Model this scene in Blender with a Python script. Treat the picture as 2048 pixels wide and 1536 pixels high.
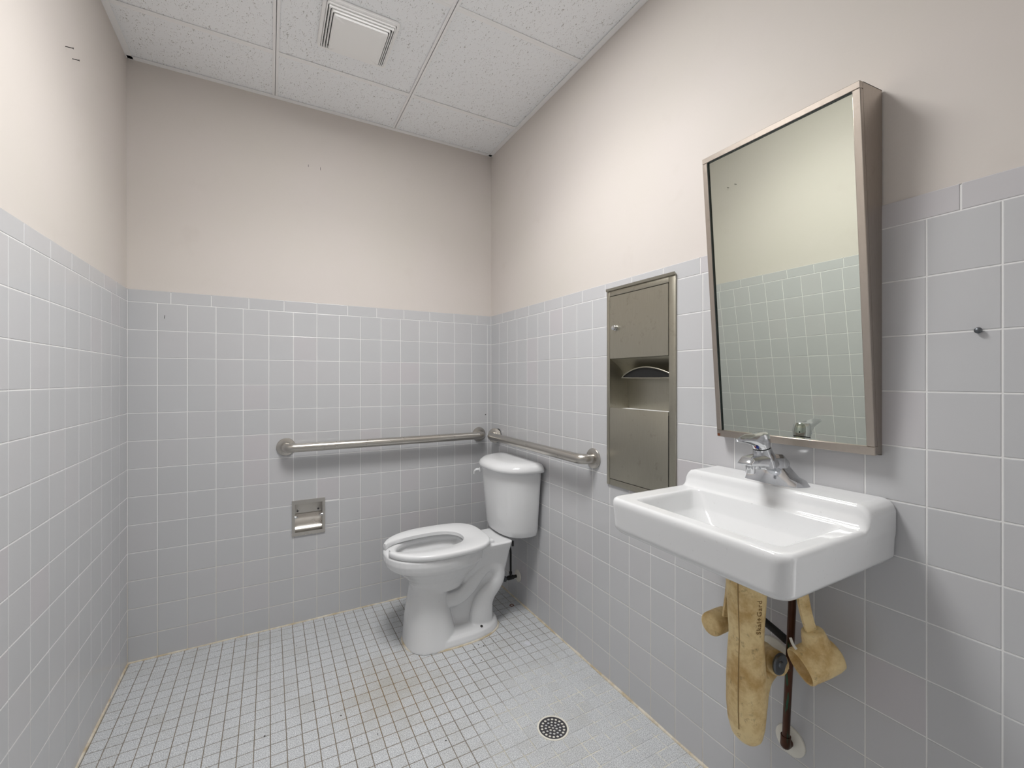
import bpy, bmesh, math, random
from mathutils import Vector, Matrix, Quaternion
random.seed(7)
for o in list(bpy.data.objects):
    bpy.data.objects.remove(o)
scene = bpy.context.scene
COL = scene.collection
PI = math.pi

# ------------------------------------------------------------------ camera, world, exposure
S, V = 0.104, 0.104 * 1.1207            # wall tile pitch, across and up
W = 16.1811 * S                         # room width (back wall)
YF = -2.90                              # front wall behind the camera
H = 2.515                               # ceiling grid
CAM = Vector((4.9737 * S, -22.5562 * S, (12.91 - 2.786) * V))
TH, FPX, CX, CY = 0.4988, 873.97, 1015.04, 758.78
cd = bpy.data.cameras.new('camera')
cam = bpy.data.objects.new('camera', cd)
COL.objects.link(cam)
cam.location = CAM
cam.rotation_euler = (PI / 2, 0, -TH)
cd.sensor_width = 36.0
cd.sensor_fit = 'HORIZONTAL'
cd.lens = FPX / 2048 * 36
cd.shift_x = (1024 - CX) / 2048
cd.shift_y = -(768 - CY) / 2048
cd.clip_start = 0.01
scene.camera = cam
wd = bpy.data.worlds.new('world')
scene.world = wd
wd.use_nodes = True
wd.node_tree.nodes['Background'].inputs[0].default_value = (1.0, 0.99, 0.98, 1)
wd.node_tree.nodes['Background'].inputs[1].default_value = 1.5  # ambient fill, enters only through the added wall opening
vs = scene.view_settings
vs.view_transform = 'Standard'
vs.look = 'None'
vs.gamma = 1.0
vs.exposure = 0.06
vs.use_curve_mapping = False
SPREAD, LAMP = 130, 9.0                 # downward part of the troffer's light (prismatic lens)
LIGHT = 17.5                            # ceiling troffer diffuser radiance


def project(p):
    d = Vector(p) - CAM
    z = d.x * math.sin(TH) + d.y * math.cos(TH)
    if z < 0.02:
        return None
    u = d.x * math.cos(TH) - d.y * math.sin(TH)
    return (CX + FPX * u / z, CY - FPX * d.z / z)


# ------------------------------------------------------------------ materials
def srgb(r, g, b):
    f = lambda c: (c / 255 / 12.92) if c / 255 <= 0.04045 else ((c / 255 + 0.055) / 1.055) ** 2.4
    return (f(r), f(g), f(b), 1)


def mat(name, col, rough=0.5, metal=0.0, spec=0.5, coat=0.0, emit=None):
    m = bpy.data.materials.new(name)
    m.use_nodes = True
    b = m.node_tree.nodes['Principled BSDF']
    b.inputs['Base Color'].default_value = col
    b.inputs['Roughness'].default_value = rough
    b.inputs['Metallic'].default_value = metal
    b.inputs['Specular IOR Level'].default_value = spec
    b.inputs['Coat Weight'].default_value = coat
    b.inputs['Coat Roughness'].default_value = 0.05
    if emit:
        b.inputs['Emission Color'].default_value = emit[0]
        b.inputs['Emission Strength'].default_value = emit[1]
    return m


class NT:
    def __init__(s, m):
        s.t = m.node_tree
        s.b = s.t.nodes['Principled BSDF']

    def n(s, typ, **kw):
        nd = s.t.nodes.new(typ)
        for k, v in kw.items():
            if k.startswith('i_'):
                k = k[2:]
                nd.inputs[int(k) if k.isdigit() else k].default_value = v
            else:
                setattr(nd, k, v)
        return nd

    def l(s, a, b):
        s.t.links.new(a, b)

    def pos(s, scale=(1, 1, 1), rot=(0, 0, 0)):
        g = s.n('ShaderNodeNewGeometry')
        mp = s.n('ShaderNodeMapping')
        mp.inputs['Scale'].default_value = scale
        mp.inputs['Rotation'].default_value = rot
        s.l(g.outputs['Position'], mp.inputs['Vector'])
        return mp.outputs[0]

    def noise(s, vec, scale, detail=3, rough=0.5, dist=0.0):
        nd = s.n('ShaderNodeTexNoise')
        nd.inputs['Scale'].default_value = scale
        nd.inputs['Detail'].default_value = detail
        nd.inputs['Roughness'].default_value = rough
        nd.inputs['Distortion'].default_value = dist
        s.l(vec, nd.inputs['Vector'])
        return nd.outputs[0]

    def ramp(s, fac, stops):
        r = s.n('ShaderNodeValToRGB')
        e = r.color_ramp.elements
        while len(e) < len(stops):
            e.new(0.5)
        for i, (p, c) in enumerate(stops):
            e[i].position = p
            e[i].color = c if len(c) == 4 else (*c, 1)
        s.l(fac, r.inputs[0])
        return r.outputs[0]

    def mix(s, fac, a, b, blend='MIX'):
        m = s.n('ShaderNodeMix', data_type='RGBA', blend_type=blend)
        for sock, v in ((m.inputs['Factor'], fac), (m.inputs[6], a), (m.inputs[7], b)):
            if hasattr(v, 'is_output'):
                s.l(v, sock)
            else:
                sock.default_value = v
        return m.outputs[2]

    def math(s, op, a, b=None, clamp=False):
        m = s.n('ShaderNodeMath', operation=op, use_clamp=clamp)
        for i, v in enumerate((a, b)):
            if v is None:
                continue
            if hasattr(v, 'is_output'):
                s.l(v, m.inputs[i])
            else:
                m.inputs[i].default_value = v
        return m.outputs[0]

    def bump(s, h, strength, dist=0.001):
        b = s.n('ShaderNodeBump')
        b.inputs['Strength'].default_value = strength
        b.inputs['Distance'].default_value = dist
        s.l(h, b.inputs['Height'])
        s.l(b.outputs[0], s.b.inputs['Normal'])

    def color(s, c):
        s.l(c, s.b.inputs['Base Color'])


def g4(v):
    return (v, v, v, 1)


M = {}
# wall paint: pale pinkish beige, faintly mottled
m = M['paint'] = mat('wall_paint', srgb(222, 210, 202), 0.6, spec=0.3)
t = NT(m)
n1 = t.noise(t.pos(), 1.6, 4, 0.6)
n2 = t.noise(t.pos(), 7.0, 3, 0.6)
c = t.ramp(n1, [(0.35, srgb(212, 206, 199)), (0.65, srgb(214, 207, 202))])
c = t.mix(t.ramp(n2, [(0.62, g4(0)), (0.80, g4(0.35))]), c, srgb(204, 196, 189))
t.color(c)
t.bump(t.noise(t.pos(), 140, 3), 0.06, 0.002)
# wall tile glaze
m = M['tile'] = mat('grey_tile', srgb(176, 178, 184), 0.16, spec=0.35)
t = NT(m)
oi = t.n('ShaderNodeObjectInfo')
c = t.ramp(oi.outputs['Random'], [(0.0, srgb(194, 195, 197)), (0.5, srgb(196, 197, 199)), (0.9, srgb(197, 197, 199)), (1.0, srgb(199, 196, 199))])
n = t.noise(t.pos(), 9, 4)
c = t.mix(t.ramp(n, [(0.3, g4(0.0)), (0.7, g4(0.25))]), c, srgb(193, 192, 194))
t.color(c)
t.bump(t.noise(t.pos(), 22, 2), 0.10, 0.002)
m = M['grout'] = mat('wall_grout', srgb(214, 213, 210), 0.8, spec=0.2)
t = NT(m)
g = t.n('ShaderNodeNewGeometry')
sx = t.n('ShaderNodeSeparateXYZ')
t.l(g.outputs['Position'], sx.inputs[0])
low = t.math('MULTIPLY', t.ramp(t.math('ADD', sx.outputs[2], t.math('MULTIPLY', t.noise(t.pos(), 5, 4), 0.8)), [(0.3, g4(1)), (0.95, g4(0))]), 0.8)
back = t.ramp(sx.outputs[1], [(0.0, g4(0.4)), (0.5, g4(1))])
c = t.mix(low, srgb(234, 234, 233), srgb(208, 201, 186))
t.color(c)
# floor tile: speckled light grey unglazed porcelain, stained near the toilet
m = M['ftile'] = mat('floor_tile', srgb(186, 188, 190), 0.55, spec=0.35)
t = NT(m)
sp = t.noise(t.pos(), 360, 2, 0.8)
c = t.ramp(sp, [(0.34, srgb(142, 145, 150)), (0.5, srgb(194, 197, 200)), (0.64, srgb(230, 231, 232))])
oi = t.n('ShaderNodeObjectInfo')
sn = t.n('ShaderNodeVectorMath', operation='SNAP')
gp = t.n('ShaderNodeVectorMath', operation='ADD')
g0 = t.n('ShaderNodeNewGeometry')
t.l(g0.outputs['Position'], gp.inputs[0])
gp.inputs[1].default_value = (-0.52 + 0.0466 * 40, 0.5985 + 0.0475 * 80, 1)
t.l(gp.outputs[0], sn.inputs[0])
sn.inputs[1].default_value = (0.0466, 0.0475, 5)
wn = t.n('ShaderNodeTexWhiteNoise', noise_dimensions='3D')
t.l(sn.outputs[0], wn.inputs['Vector'])
c = t.mix(t.ramp(wn.outputs['Value'], [(0.6, g4(0)), (1.0, g4(0.22))]), c, srgb(172, 172, 168))
g = t.n('ShaderNodeNewGeometry')


def blob(t, g, cx, cy, r, soft, namp=0.25, nscale=8):
    d = t.n('ShaderNodeVectorMath', operation='DISTANCE')
    t.l(g.outputs['Position'], d.inputs[0])
    d.inputs[1].default_value = (cx, cy, 0)
    v = t.math('ADD', d.outputs['Value'], t.math('MULTIPLY', t.math('SUBTRACT', t.noise(t.pos(), nscale, 4, 0.6), 0.5), namp))
    return t.ramp(v, [(max(r - soft, 0), g4(1)), (r + soft, g4(0))])


st = blob(t, g, 0.93, -0.66, 0.14, 0.12, 0.35, 14)
c = t.mix(t.math('MULTIPLY', st, 0.30), c, srgb(150, 138, 108))
st2 = t.ramp(t.noise(t.pos(), 6, 5, 0.7), [(0.52, g4(0)), (0.75, g4(0.35))])
c = t.mix(st2, c, srgb(165, 163, 155))
t.color(c)
t.bump(sp, 0.15, 0.0008)
# floor grout: dark brown where dirty, pale around the drain
m = M['fgrout'] = mat('floor_grout', srgb(110, 100, 90), 0.85, spec=0.2)
t = NT(m)
g = t.n('ShaderNodeNewGeometry')
cl = blob(t, g, 1.52, -1.16, 0.36, 0.10, 0.45, 9)
c = t.mix(t.noise(t.pos(), 30, 3), srgb(112, 105, 95), srgb(144, 135, 121))
st = blob(t, g, 0.95, -0.64, 0.22, 0.12, 0.3, 12)
c = t.mix(st, c, srgb(134, 112, 78))
pale = t.mix(t.ramp(t.noise(t.pos(), 16, 3), [(0.45, g4(0)), (0.6, g4(1))]), srgb(200, 202, 204), srgb(222, 218, 202))
c = t.mix(cl, c, pale)
t.color(c)
m = M['caulk'] = mat('caulk', srgb(206, 196, 176), 0.7, spec=0.3)
t = NT(m)
t.color(t.mix(t.ramp(t.noise(t.pos(), 14, 4, 0.7), [(0.42, g4(0)), (0.62, g4(1))]), srgb(216, 209, 194), srgb(188, 173, 145)))
M['porc'] = mat('porcelain', srgb(226, 227, 228), 0.08, spec=0.55)
t = NT(M['porc'])
t.color(t.mix(t.ramp(t.noise(t.pos(), 130, 2, 0.5), [(0.70, g4(0)), (0.78, g4(0.25))]), srgb(226, 227, 228), srgb(170, 168, 165)))
M['seat'] = mat('seat_plastic', srgb(232, 233, 234), 0.22, spec=0.5)


def metal(name, a, b, r0, r1, stretch, wear=0.0, wearcol=None):
    m = mat(name, a, 0.3, 1.0)
    t = NT(m)
    n = t.noise(t.pos(stretch), 40, 4, 0.6)
    c = t.mix(n, a, b)
    if wear:
        w = t.ramp(t.noise(t.pos(), 26, 5, 0.75), [(0.58, g4(0)), (0.74, g4(wear))])
        c = t.mix(w, c, wearcol)
    t.color(c)
    t.l(t.ramp(t.noise(t.pos(stretch), 90, 3, 0.6), [(0.3, g4(r0)), (0.7, g4(r1))]), t.b.inputs['Roughness'])
    return m


M['steel'] = metal('brushed_stainless', srgb(172, 168, 158), srgb(186, 182, 174), 0.30, 0.42, (1, 1, 6), 0.35, srgb(140, 134, 122))
M['panel'] = metal('dispenser_stainless', srgb(168, 164, 150), srgb(178, 174, 161), 0.34, 0.46, (8, 8, 0.5), 0.5, srgb(140, 134, 120))
M['bar'] = metal('grab_bar_stainless', srgb(188, 184, 177), srgb(194, 190, 184), 0.27, 0.31, (.3, .3, .3), 0.10, srgb(150, 142, 128))
M['frame'] = metal('mirror_frame_stainless', srgb(178, 168, 158), srgb(186, 177, 168), 0.32, 0.42, (3, 3, 0.6), 0.3, srgb(150, 138, 124))
M['chrome'] = metal('worn_chrome', srgb(205, 207, 210), srgb(222, 223, 225), 0.05, 0.16, (1, 1, 1), 0.6, srgb(150, 150, 148))
M['darkmetal'] = metal('drain_metal', srgb(98, 97, 100), srgb(120, 119, 122), 0.35, 0.5, (1, 1, 1), 0.4, srgb(80, 74, 70))
M['knob'] = metal('zinc_knob', srgb(120, 124, 128), srgb(96, 100, 104), 0.35, 0.5, (1, 1, 1), 0.5, srgb(190, 190, 188))
M['mirror'] = mat('mirror_glass', (0.75, 0.79, 0.71, 1), 0.0, 1.0)
M['edge'] = mat('glass_edge', srgb(20, 32, 30), 0.2)
M['black'] = mat('black_gap', srgb(14, 14, 13), 0.6)
M['rubber'] = mat('black_rubber', srgb(24, 24, 24), 0.55)
M['white'] = mat('white_enamel', srgb(250, 250, 250), 0.4)
M['vent'] = mat('vent_plastic', srgb(252, 252, 251), 0.35)
M['escut'] = mat('ivory_plastic', srgb(230, 227, 216), 0.35)
M['lens'] = mat('light_diffuser', srgb(245, 245, 245), 0.4, emit=((1.0, 0.99, 0.98, 1), LIGHT))
# ceiling board with little fissures
m = M['board'] = mat('fissured_ceiling_board', srgb(226, 226, 224), 0.9, spec=0.1)
t = NT(m)
v1 = t.noise(t.pos((1, 0.40, 1), (0, 0, 0.25)), 190, 2, 0.5, 1.5)
v2 = t.noise(t.pos(), 420, 2, 0.6)
f1 = t.ramp(v1, [(0.622, g4(0)), (0.668, g4(1))])
f2 = t.ramp(v2, [(0.68, g4(0)), (0.74, g4(0.5))])
hole = t.math('MAXIMUM', f1, f2)
c = t.mix(hole, srgb(251, 253, 255), srgb(188, 187, 185))
c = t.mix(t.ramp(t.noise(t.pos(), 5, 4), [(0.5, g4(0)), (0.8, g4(0.25))]), c, srgb(245, 246, 246))
t.color(c)
t.bump(hole, -0.6, 0.003)
# stained cream vinyl pipe covers
m = M['vinyl'] = mat('cream_vinyl', srgb(206, 180, 122), 0.5, spec=0.4)
t = NT(m)
c = t.mix(t.ramp(t.noise(t.pos(), 18, 5, 0.65), [(0.42, g4(0)), (0.66, g4(1))]), srgb(238, 214, 160), srgb(198, 162, 102))
c = t.mix(t.ramp(t.noise(t.pos(), 60, 5, 0.7), [(0.58, g4(0)), (0.75, g4(0.7))]), c, srgb(120, 92, 54))
t.color(c)
M['vinyl_in'] = mat('vinyl_inside', srgb(170, 132, 62), 0.6)
m = M['copper'] = mat('tarnished_copper', srgb(92, 54, 34), 0.4, 0.6)
t = NT(m)
c = t.mix(t.noise(t.pos((1, 1, 0.3)), 40, 4), srgb(28, 19, 16), srgb(98, 56, 32))
c = t.mix(t.ramp(t.noise(t.pos((3, 3, 0.3)), 30, 3), [(0.58, g4(0)), (0.64, g4(0.8))]), c, srgb(30, 92, 72))
t.color(c)
M['blue'] = mat('blue_dot', srgb(20, 50, 140), 0.3)
M['red'] = mat('red_dot', srgb(150, 40, 30), 0.3)
M['ink'] = mat('dark_mark', srgb(45, 42, 40), 0.7)
M['letter'] = mat('moulded_letter', srgb(150, 120, 72), 0.6)
M['tape'] = mat('white_tie', srgb(220, 218, 210), 0.5)
M['rust'] = mat('rust', srgb(110, 58, 30), 0.8)
M['lightstain'] = mat('pale_patch', srgb(206, 208, 214), 0.5)

# ------------------------------------------------------------------ builders
ORG = {}


def mesh_from(verts, faces, org=(0, 0, 0), smooth=None, name='mesh'):
    me = bpy.data.meshes.new(name)
    o = Vector(org)
    me.from_pydata([Vector(v) - o for v in verts], [], faces)
    bm = bmesh.new()
    bm.from_mesh(me)
    bmesh.ops.recalc_face_normals(bm, faces=bm.faces)
    if smooth is not None:
        lim = math.radians(smooth)
        for f in bm.faces:
            f.smooth = True
        for e in bm.edges:
            e.smooth = len(e.link_faces) == 2 and e.calc_face_angle(0) < lim
    bm.to_mesh(me)
    bm.free()
    me.update()
    return me


def obj(name, geo, material, parent=None, smooth=None, label=None):
    """geo = (verts, faces) in world coordinates; linked as one mesh object"""
    org = ORG.get(parent.name, Vector((0, 0, 0))) if parent else Vector((0, 0, 0))
    if isinstance(geo, bpy.types.Mesh):
        me = geo
        if org.length:
            me.transform(Matrix.Translation(-org))
    else:
        me = mesh_from(geo[0], geo[1], org, smooth, name)
    me.materials.clear()
    me.materials.append(M[material])
    o = bpy.data.objects.new(name, me)
    COL.objects.link(o)
    if parent:
        o.parent = parent
        ORG[o.name] = org
    if label:
        o['label'] = label
    return o


def thing(name, label, cat, loc=(0, 0, 0), group=None):
    o = bpy.data.objects.new(name, None)
    COL.objects.link(o)
    o.empty_display_size = 0.05
    o.location = loc
    ORG[o.name] = Vector(loc)
    o['label'] = label
    o['category'] = cat
    if group:
        o['group'] = group
    return o


def tag(o, label, cat, group=None):
    o['label'] = label
    o['category'] = cat
    if group:
        o['group'] = group
    return o


def struct(o):
    o['kind'] = 'structure'
    return o


def join(*gs):
    vs_, fs_ = [], []
    for v, f in gs:
        k = len(vs_)
        vs_ += [tuple(p) for p in v]
        fs_ += [tuple(i + k for i in q) for q in f]
    return vs_, fs_


def box(x0, x1, y0, y1, z0, z1):
    x0, x1 = sorted((x0, x1)); y0, y1 = sorted((y0, y1)); z0, z1 = sorted((z0, z1))
    v = [(x, y, z) for z in (z0, z1) for y in (y0, y1) for x in (x0, x1)]
    return v, [(0, 2, 3, 1), (4, 5, 7, 6), (0, 1, 5, 4), (2, 6, 7, 3), (0, 4, 6, 2), (1, 3, 7, 5)]


def bbox(x0, x1, y0, y1, z0, z1, r=0.003, seg=2):
    """bevelled box"""
    v, f = box(x0, x1, y0, y1, z0, z1)
    return bevel((v, f), r, seg)


def bevel(geo, r, seg=2):
    me = bpy.data.meshes.new('t')
    me.from_pydata(geo[0], [], geo[1])
    bm = bmesh.new()
    bm.from_mesh(me)
    bmesh.ops.recalc_face_normals(bm, faces=bm.faces)
    ed = [e for e in bm.edges if len(e.link_faces) == 2 and e.calc_face_angle(0) > 0.3]
    bmesh.ops.bevel(bm, geom=ed, offset=r, segments=seg, profile=0.5, affect='EDGES', clamp_overlap=True)
    v = [tuple(p.co) for p in bm.verts]
    bm.verts.index_update()
    f = [tuple(q.index for q in p.verts) for p in bm.faces]
    bm.free()
    bpy.data.meshes.remove(me)
    return v, f


def loft(rings, cap=True, closed=False):
    n = len(rings[0])
    v = [tuple(p) for r in rings for p in r]
    f = []
    R = len(rings)
    for i in range(R if closed else R - 1):
        a, b = i * n, ((i + 1) % R) * n
        for j in range(n):
            k = (j + 1) % n
            f.append((a + j, a + k, b + k, b + j))
    if cap and not closed:
        f.append(tuple(range(n)))
        f.append(tuple(range((R - 1) * n, R * n)))
    return v, f


def tube(pts, r, seg=14, cap=True):
    pts = [Vector(p) for p in pts]
    n = len(pts)
    rs = r if isinstance(r, (list, tuple)) else [r] * n
    tan = []
    for i in range(n):
        a = pts[max(i - 1, 0)]
        b = pts[min(i + 1, n - 1)]
        tan.append((b - a).normalized())
    up = Vector((0, 0, 1)) if abs(tan[0].z) < 0.9 else Vector((0, 1, 0))
    u = tan[0].cross(up).normalized()
    rings = []
    for i in range(n):
        u = (u - tan[i] * u.dot(tan[i])).normalized()
        w = tan[i].cross(u)
        rings.append([pts[i] + rs[i] * (math.cos(2 * PI * k / seg) * u + math.sin(2 * PI * k / seg) * w) for k in range(seg)])
    return loft(rings, cap)


def spline(pts, n=8):
    pts = [Vector(p) for p in pts]
    P = [pts[0] * 2 - pts[1]] + pts + [pts[-1] * 2 - pts[-2]]
    out = []
    for i in range(1, len(P) - 2):
        a, b, c_, d = P[i - 1:i + 3]
        for k in range(n):
            s = k / n
            out.append(0.5 * ((2 * b) + (c_ - a) * s + (2 * a - 5 * b + 4 * c_ - d) * s * s + (3 * b - a - 3 * c_ + d) * s ** 3))
    out.append(pts[-1])
    return out


def lathe(prof, base, axis, seg=28):
    """prof = [(radius, distance along axis)]"""
    ax = Vector(axis).normalized()
    u = ax.orthogonal().normalized()
    w = ax.cross(u)
    b = Vector(base)
    rings = [[b + ax * h + max(r, 1e-5) * (math.cos(2 * PI * k / seg) * u + math.sin(2 * PI * k / seg) * w) for k in range(seg)] for r, h in prof]
    return loft(rings, True)


def prism(poly, axis, a, b):
    """poly in the two other axes (order x,y,z without axis), extruded from a to b"""
    def mk(p, h):
        q = list(p)
        q.insert(axis, h)
        return tuple(q)
    return loft([[mk(p, a) for p in poly], [mk(p, b) for p in poly]])


def superellipse(cx, cy, z, af, ab, bw, n=2.2, seg=48):
    """plan outline: af toward -x, ab toward +x, bw half width in y"""
    out = []
    for k in range(seg):
        t = 2 * PI * k / seg
        c_, s_ = math.cos(t), math.sin(t)
        x = math.copysign(abs(c_) ** (2 / n), c_)
        y = math.copysign(abs(s_) ** (2 / n), s_)
        out.append((cx + (ab if x > 0 else af) * x, cy + bw * y, z))
    return out


def rrect(x0, x1, y0, y1, z, r, seg=6):
    """rounded rectangle ring in plan"""
    out = []
    for cx, cy, a0 in ((x1 - r, y1 - r, 0), (x0 + r, y1 - r, 90), (x0 + r, y0 + r, 180), (x1 - r, y0 + r, 270)):
        for k in range(seg + 1):
            a = math.radians(a0 + 90 * k / seg)
            out.append((cx + r * math.cos(a), cy + r * math.sin(a), z))
    return out


def rfront(x0, x1, y0, y1, z, r, seg=6):
    out = [(x1, y0, z), (x1, y1, z)]
    for cx, cy, a0 in ((x0 + r, y1 - r, 90), (x0 + r, y0 + r, 180)):
        for k in range(seg + 1):
            a = math.radians(a0 + 90 * k / seg)
            out.append((cx + r * math.cos(a), cy + r * math.sin(a), z))
    return out


def remesh(geos, voxel, smooth=4, cut=None):
    """union of closed shapes as one soft skin (and optional subtraction)"""
    def tmp(g):
        me = mesh_from(g[0], g[1])
        o = bpy.data.objects.new('tmp', me)
        COL.objects.link(o)
        return o
    o = tmp(join(*geos))
    r = o.modifiers.new('r', 'REMESH')
    r.mode = 'VOXEL'
    r.voxel_size = voxel
    objs = [o]
    for g in (cut or []):
        q = tmp(g)
        objs.append(q)
        b = o.modifiers.new('b', 'BOOLEAN')
        b.operation = 'DIFFERENCE'
        b.object = q
        b.solver = 'EXACT'
    if cut:
        r = o.modifiers.new('r2', 'REMESH')
        r.mode = 'VOXEL'
        r.voxel_size = voxel
    if smooth:
        s = o.modifiers.new('s', 'SMOOTH')
        s.factor = 0.5
        s.iterations = smooth
    dg = bpy.context.evaluated_depsgraph_get()
    me = bpy.data.meshes.new_from_object(o.evaluated_get(dg))
    for q in objs:
        bpy.data.objects.remove(q)
    for p in me.polygons:
        p.use_smooth = True
    return me


# ------------------------------------------------------------------ walls
ROW = [(12.91 - i) * V for i in range(13)] + [0.0]         # row lines downwards
CAPZ = (12.91 + 0.445) * V
GAP, BEV, TD = 0.0024, 0.0014, 0.0035
HOLE_DISP = (-1.338, -1.041, 1.066, 1.262)                 # along y, z on the right wall
HOLE_FILL = (-2.80, -2.26, -0.2, 2.24)                     # unseen opening added in the right wall behind the camera, for fill light
HOLE_TP = (0.622, 0.751, 0.440, 0.577)                     # along x, z on the back wall


def rect_sub(r, h):
    """rect minus rect -> list of rects (a0,a1,z0,z1)"""
    a0, a1, z0, z1 = r
    b0, b1, w0, w1 = h
    if b0 >= a1 or b1 <= a0 or w0 >= z1 or w1 <= z0:
        return [r]
    out = []
    if w1 < z1: out.append((a0, a1, max(w1, z0), z1))
    if w0 > z0: out.append((a0, a1, z0, min(w0, z1)))
    zz0, zz1 = max(z0, w0), min(z1, w1)
    if b0 > a0: out.append((a0, b0, zz0, zz1))
    if b1 < a1: out.append((b1, a1, zz0, zz1))
    return out


def tile_geo(w, h, place, b=BEV, depth=TD):
    """glazed tile centred on 0: face at d=0, body going back to depth"""
    ring = lambda dx, d: [(-w / 2 + dx, -h / 2 + dx, d), (w / 2 - dx, -h / 2 + dx, d), (w / 2 - dx, h / 2 - dx, d), (-w / 2 + dx, h / 2 - dx, d)]
    v = ring(0, depth) + ring(0, b * 0.75) + ring(b * 0.35, b * 0.22) + ring(b, 0)
    f = []
    for i in range(3):
        for j in range(4):
            k = (j + 1) % 4
            f.append((i * 4 + j, i * 4 + k, (i + 1) * 4 + k, (i + 1) * 4 + j))
    f.append((12, 13, 14, 15))
    return [place(*p) for p in v], f


PL = {  # (across, up, depth into the wall) -> local xyz
    'back': lambda a, z, d: (a, d, z),
    'right': lambda a, z, d: (d, a, z),
    'left': lambda a, z, d: (-d, a, z),
    'front': lambda a, z, d: (a, -d, z),
}
PLO = {'back': (0, 0, 0), 'right': (W, 0, 0), 'left': (0, 0, 0), 'front': (0, YF, 0)}


def put(side, a, z, d=0.0):
    p = PL[side](a, z, d)
    q = PLO[side]
    return Vector((p[0] + q[0], p[1] + q[1], p[2] + q[2]))


def seen_area(pts):
    P = [project(p) for p in pts]
    if any(p is None for p in P):
        return 0
    if max(p[0] for p in P) < 0 or min(p[0] for p in P) > 2048 or max(p[1] for p in P) < 0 or min(p[1] for p in P) > 1536:
        return 0
    s = 0
    for i in range(len(P)):
        a, b = P[i], P[(i + 1) % len(P)]
        s += a[0] * b[1] - b[0] * a[1]
    return abs(s) / 2


def slab(side, a0, a1, z0, z1, d0, d1):
    p, q = put(side, a0, z0, d0), put(side, a1, z1, d1)
    return box(p.x, q.x, p.y, q.y, p.z, q.z)


def build_wall(side, a_lo, a_hi, lines, caps, hole=None, limit=300):
    def cut(r):
        rs = [r]
        for h in (hole or []):
            rs = [q for r_ in rs for q in rect_sub(r_, h)]
        return rs
    wall = struct(obj('wall_' + side, join(*[slab(side, *r, 0.0035, 0.12) for r in cut((a_lo - 0.1, a_hi + 0.1, CAPZ, H + 0.25))]), 'paint'))
    rects = cut((a_lo - 0.1, a_hi + 0.1, -0.1, CAPZ - 0.002))
    obj('grout', join(*[slab(side, *r, 0.0009, 0.12) for r in rects]), 'grout', wall)
    cells = []
    lines = sorted(set([a_lo] + [a for a in lines if a_lo + 0.004 < a < a_hi - 0.004] + [a_hi]))
    for i in range(len(lines) - 1):
        for r in range(13):
            cells.append((lines[i], lines[i + 1], ROW[r + 1], ROW[r]))
    caps = sorted(set([a_lo] + [a for a in caps if a_lo + 0.004 < a < a_hi - 0.004] + [a_hi]))
    for i in range(len(caps) - 1):
        cells.append((caps[i], caps[i + 1], ROW[0], CAPZ + GAP / 2))
    todo = []
    for c_ in cells:
        parts = cut(c_)
        for r in parts:
            a0, a1, z0, z1 = (r[0] + GAP / 2, r[1] - GAP / 2, r[2] + GAP / 2, r[3] - GAP / 2)
            if a1 - a0 < 0.004 or z1 - z0 < 0.004:
                continue
            ar = seen_area([put(side, a0, z0), put(side, a1, z0), put(side, a1, z1), put(side, a0, z1)])
            todo.append((ar, a0, a1, z0, z1))
    todo.sort(key=lambda q: -q[0])
    cache, rest = {}, []
    for i, (ar, a0, a1, z0, z1) in enumerate(todo):
        w, h = round(a1 - a0, 4), round(z1 - z0, 4)
        loc = put(side, (a0 + a1) / 2, (z0 + z1) / 2)
        if ar > 30 and i < limit:
            me = cache.get((w, h))
            if me is None:
                v, f = tile_geo(w, h, PL[side])
                me = mesh_from(v, f, name='tile')
                me.materials.append(M['tile'])
                cache[(w, h)] = me
            o = bpy.data.objects.new('tile', me)
            COL.objects.link(o)
            o.parent = wall
            k = random.gauss(0, 0.0011), random.gauss(0, 0.0011)
            o.location = loc
            o.rotation_euler = {'back': (k[0], 0, k[1]), 'front': (k[0], 0, k[1]), 'right': (0, k[0], k[1]), 'left': (0, k[0], k[1])}[side]
        else:
            v, f = tile_geo(w, h, PL[side])
            rest.append(([tuple(Vector(p) + loc) for p in v], f))
    if rest:
        o = obj('tile_field', join(*rest), 'tile', wall)
        o['kind'] = 'stuff'
    return wall


cap = 1.391 * S
build_wall('back', 0, W, [(-0.0468 + k) * S for k in range(1, 17)], [cap * k for k in range(1, 12)], [HOLE_TP])
build_wall('right', YF, 0, [-(0.9948 + k) * S for k in range(0, 32)], [-cap * k for k in range(1, 24)], [HOLE_DISP, HOLE_FILL])
build_wall('left', YF, 0, [-(1.0401 + k) * S for k in range(0, 32)], [-cap * k for k in range(1, 24)])
build_wall('front', 0, W, [(0.5 + k) * S for k in range(0, 16)], [cap * k for k in range(1, 12)], limit=0)

# ------------------------------------------------------------------ floor of two-inch tiles
floor = struct(obj('floor', box(-0.1, W + 0.1, YF - 0.1, 0.1, -0.08, -0.0012), 'fgrout'))
fx = [0.52 + 0.0466 * k for k in range(-11, 25)]
fy = [-0.5985 - 0.0475 * k for k in range(-12, 58)]
fx = [0.0] + [x for x in fx if 0.006 < x < W - 0.006] + [W]
fy = sorted([YF] + [y for y in fy if YF + 0.006 < y < -0.006] + [0.0])
DRAIN = (1.3605, -1.1195)
cells = []
for i in range(len(fx) - 1):
    for j in range(len(fy) - 1):
        x0, x1, y0, y1 = fx[i] + 0.0013, fx[i + 1] - 0.0013, fy[j] + 0.0013, fy[j + 1] - 0.0013
        cx, cy = (x0 + x1) / 2, (y0 + y1) / 2
        hidden = 1.09 < cx < 1.46 and -0.50 < cy < -0.34      # under the toilet foot
        ar = seen_area([(x0, y0, 0), (x1, y0, 0), (x1, y1, 0), (x0, y1, 0)])
        cells.append((0 if hidden else ar, x0, x1, y0, y1))
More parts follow.
